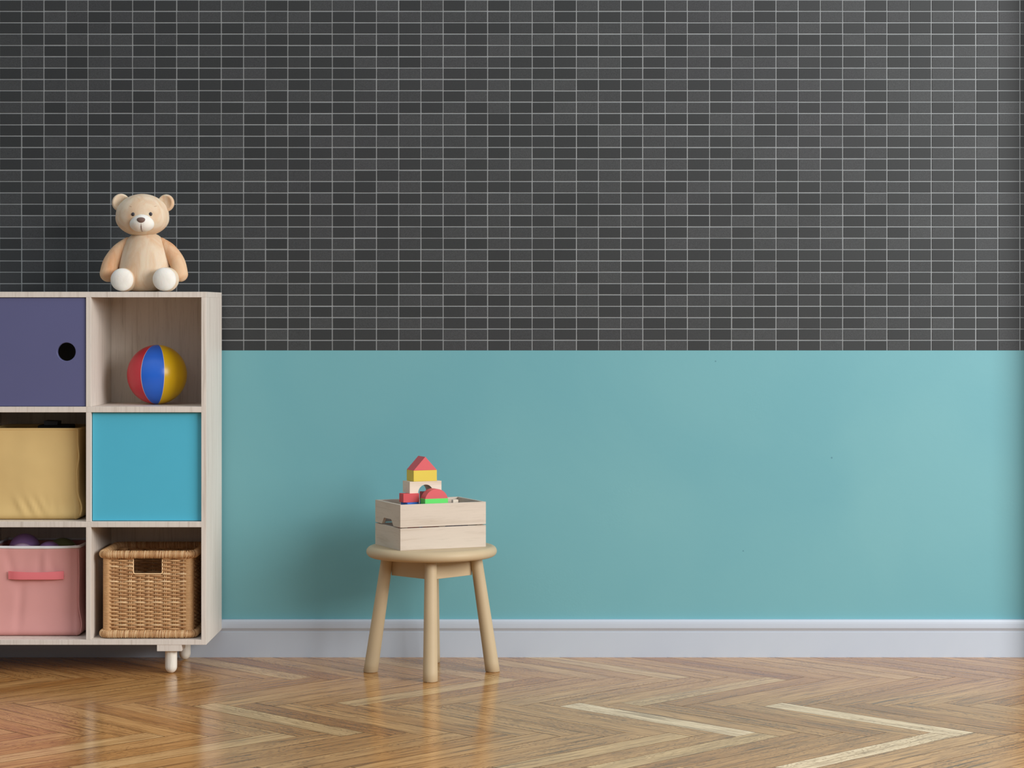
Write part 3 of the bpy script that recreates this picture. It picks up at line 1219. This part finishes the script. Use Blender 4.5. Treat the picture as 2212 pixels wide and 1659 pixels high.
bm = limb(bmesh.new(), [P3(618, 850, 0.0), P3(500, 965, -0.004), P3(402, 1120, -0.012), P3(362, 1272, -0.022)], [82 * Sb, 108 * Sb, 118 * Sb, 116 * Sb], 28)
obj('arm', bm, M['plush_arm'], bear, smooth=True)
bm = limb(bmesh.new(), [P3(1068, 850, 0.0), P3(1185, 955, -0.004), P3(1300, 1115, -0.012), P3(1352, 1280, -0.022)], [78 * Sb, 104 * Sb, 110 * Sb, 106 * Sb], 28)
obj('arm', bm, M['plush_arm'], bear, smooth=True)
for fx, fz, fr, sxn in ((610, 1360, 167, -1), (1180, 1361, 172, 1)):
    r = fr * Sb
    c = Vector(P3(fx, fz, -0.080))
    bm = limb(bmesh.new(), [(c.x * 0.75, -0.005, r * 1.02), (c.x, -0.045, r * 1.0), (c.x, -0.072, r * 1.0)], [r * 0.85, r * 0.98, r * 0.90], 32)
    lg = obj('leg', bm, M['plush'], bear, smooth=True)

    def padfn(p, q):
        return q
    obj('foot_sole', ellipsoid(bmesh.new(), (c.x + 0.0008 * sxn, -0.0905, r * 1.0), (r * 0.93, r * 0.60, r * 0.93), 36, 22), M['plush_white'], lg, smooth=True, label='white foot sole')

# ------------------------------------------------------------------ stool
SX, SY = -0.335, 0.052
ZS0, ZS1 = 0.3520, 0.3845
stool = thing('stool', 'low round beech stool with four splayed legs standing by the blue wall', 'stool', (SX, SY, 0), math.radians(1.5))
r_s = 0.1988
prof_s = [(0, ZS0), (r_s - 0.018, ZS0)]
hh = (ZS1 - ZS0) / 2
for i in range(1, 12):
    a = -PI / 2 + PI * i / 12
    prof_s.append((r_s - hh * 1.05 + hh * 1.05 * math.cos(a), ZS0 + hh + hh * math.sin(a)))
prof_s += [(r_s - 0.018, ZS1), (0, ZS1)]
obj('seat', lathe(bmesh.new(), prof_s, 96), M['beech'], stool, smooth=True, angle=60)
ap = 0.1225
for k in range(4):
    a0, a1 = k * PI / 2, (k + 1) * PI / 2
    p0 = Vector((ap * math.cos(a0), ap * math.sin(a0), 0))
    p1 = Vector((ap * math.cos(a1), ap * math.sin(a1), 0))
    d = (p1 - p0).normalized()
    nrm = Vector((d.y, -d.x, 0))
    q = [p0, p1, p1 - nrm * 0.018 - d * 0.018, p0 - nrm * 0.018 + d * 0.018]
    bm = prism(bmesh.new(), [(v.x, v.y) for v in q], 0.2945, ZS0, axis='z', bev=0.0008)
    obj('apron', bm, M['beech'], stool)
for k in range(4):
    a = k * PI / 2
    ca, sa = math.cos(a), math.sin(a)
    pts, rad = [], []
    for i in range(13):
        t = i / 12
        rr = 0.1860 + (0.1345 - 0.1860) * t
        pts.append((rr * ca, rr * sa, ZS0 * t))
        rad.append(0.0222 + (0.0182 - 0.0222) * t)
    # foot edge slightly rounded
    pts.insert(1, (pts[0][0] * 0.9985, pts[0][1] * 0.9985, 0.0022))
    rad.insert(1, rad[0])
    rad[0] -= 0.0022
    bm = bmesh.new()
    rings = []
    for p, r in zip(pts, rad):
        rings.append([bm.verts.new((p[0] + r * math.cos(2 * PI * q / 40), p[1] + r * math.sin(2 * PI * q / 40), p[2])) for q in range(40)])
    for A, B in zip(rings, rings[1:]):
        for q in range(40):
            bm.faces.new([A[q], A[(q + 1) % 40], B[(q + 1) % 40], B[q]])
    bm.faces.new(rings[0][::-1])
    bm.faces.new(rings[-1])
    obj('leg', bm, M['beech'], stool, smooth=True, angle=60)

# ------------------------------------------------------------------ crate on the stool
CA = math.radians(24.9)
FLx, FLy = -0.4214, -0.100
LA, LB = 0.2785, 0.210
CZ0, CZ1 = ZS1, 0.5212
zg0, zg1 = 0.4504, 0.4531
ea = Vector((math.cos(CA), math.sin(CA), 0))
eb = Vector((-math.sin(CA), math.cos(CA), 0))
crate = thing('crate', 'open pale wooden crate of toy blocks on the stool', 'crate', (FLx, FLy, CZ0), CA)
tb = 0.0085


def cz(z):
    return z - CZ0


for b0, b1 in ((0, tb), (LB - tb, LB)):
    for za, zb in ((CZ0, zg0), (zg1, CZ1)):
        obj('side_board', nbox(0, LA, b0, b1, cz(za), cz(zb), 0.0008), M['crate'], crate)
for a0, a1 in ((0, tb), (LA - tb, LA)):
    obj('end_board', nbox(a0, a1, tb, LB - tb, 0, cz(zg0), 0.0006), M['crate_end'], crate)
    h0, h1 = cz(zg1), cz(CZ1)
    m0, m1 = LB * 0.30, LB * 0.70
    out = [(tb, h0), (m0 - 0.006, h0), (m0 + 0.012, h0 + 0.019), (m1 - 0.012, h0 + 0.019), (m1 + 0.006, h0), (LB - tb, h0), (LB - tb, h1), (tb, h1)]
    obj('end_board', prism(bmesh.new(), out, a0, a1, axis='x', bev=0.0005), M['crate_end'], crate)
for a in (tb, LA / 2 - 0.0095, LA - tb - 0.018):
    for b in (tb, LB - tb - 0.012):
        obj('post', nbox(a, a + 0.018, b, b + 0.012, 0.0, cz(CZ1) - 0.012, 0.0006), M['crate'], crate)
obj('base_board', nbox(tb, LA - tb, tb, LB - tb, 0.0, 0.007), M['crate'], crate)

# ------------------------------------------------------------------ toy blocks (each a thing of its own, in the crate's frame)
CF = CZ0 + 0.0074


def block(name, bm, m, a, b, z, rot, label, smooth=False):
    p = Vector((FLx, FLy, 0)) + ea * a + eb * b
    o = obj(name, bm, m, smooth=smooth, angle=30 if smooth else None)
    o.location = (p.x, p.y, z)
    o.rotation_euler = (0, 0, CA + math.radians(rot))
    tag(o, label, 'toy block', 'wooden toy blocks in the crate')
    return o


def brick(la, lb, h, bev=0.0008):
    return nbox(0, la, 0, lb, 0, h, bev)


ZA = 0.5475                                   # foot of the arch
ha, hy_, hrf = 0.0350, 0.0335, 0.0410
# arch block with a round tunnel
la_, db_ = 0.1035, 0.0575
rA = 0.0245
xc_ = la_ / 2
out = [(0, 0), (xc_ - rA, 0)] + [(xc_ - rA * math.cos(PI * i / 28), rA * math.sin(PI * i / 28) * 1.03) for i in range(1, 28)] + [(xc_ + rA, 0), (la_, 0), (la_, ha), (0, ha)]
block('arch_block', prism(bmesh.new(), out, 0, db_), M['b_wood'], 0.063, 0.082, ZA, 0, 'natural wooden arch block carrying the yellow block')
block('brick_block', brick(0.0762, 0.0575, hy_), M['b_yellow'], 0.0755, 0.082, ZA + ha, 0, 'yellow oblong block between the arch and the red roof')
block('roof_block', prism(bmesh.new(), [(0, 0), (0.0762, 0), (0.0381, hrf)], 0, 0.0575, bev=0.0005), M['b_pink'], 0.0755, 0.082, ZA + ha + hy_, 0,
      'red triangular roof block at the top of the tower')
block('brick_block', brick(0.052, 0.034, ZA - 0.5210), M['b_red'], 0.039, 0.0745, 0.5210, 0, 'red oblong block under the left foot of the arch')
block('brick_block', brick(0.043, 0.034, 0.064), M['b_blue'], 0.0490, 0.0655, 0.5210 - 0.064, 15, 'blue block under the red block at left of the crate')
block('brick_block', brick(0.052, 0.046, 0.5210 - 0.064 - CF), M['b_red'], 0.036, 0.070, CF, 0, 'red block at left seen through the slat gap of the crate')
block('brick_block', brick(0.046, 0.034, ZA - 0.5210), M['b_red'], 0.121, 0.113, 0.5210, 0, 'dark red block behind the arch under its right foot')
block('brick_block', brick(0.046, 0.040, 0.5210 - CF), M['b_blue'], 0.124, 0.113, CF, 0, 'tall blue block beneath the rear red block')
# red segment on a green bar
cwid, chgt = 0.0735, 0.0290
R_ = (cwid * cwid / 4 + chgt * chgt) / (2 * chgt)
a_m = math.asin(cwid / 2 / R_)
out = [(cwid / 2 + R_ * math.sin(-a_m + 2 * a_m * i / 30), chgt - R_ + R_ * math.cos(-a_m + 2 * a_m * i / 30)) for i in range(31)]
zgt = 0.5330
block('half_round_block', prism(bmesh.new(), out[::-1], 0, 0.036), M['b_pink'], 0.094, 0.034, zgt, 0, 'red half-round block lying on the green bar')
block('brick_block', brick(0.075, 0.0375, 0.030), M['b_green'], 0.0930, 0.033, zgt - 0.030, 0, 'bright green flat block under the half-round')
block('brick_block', brick(0.050, 0.036, zgt - 0.030 - CF), M['b_red'], 0.100, 0.034, CF, 0, 'red block below the green one seen through the slat gap')
block('brick_block', brick(0.060, 0.036, 0.070), M['b_blue'], 0.172, 0.030, CF, 0, 'blue block at right seen through the slat gap')
block('pillar_block', brick(0.0185, 0.014, 0.1255, 0.002), M['b_wood'], 0.233, 0.150, CF, 0, 'natural wooden pillar block in the rear right corner of the crate')
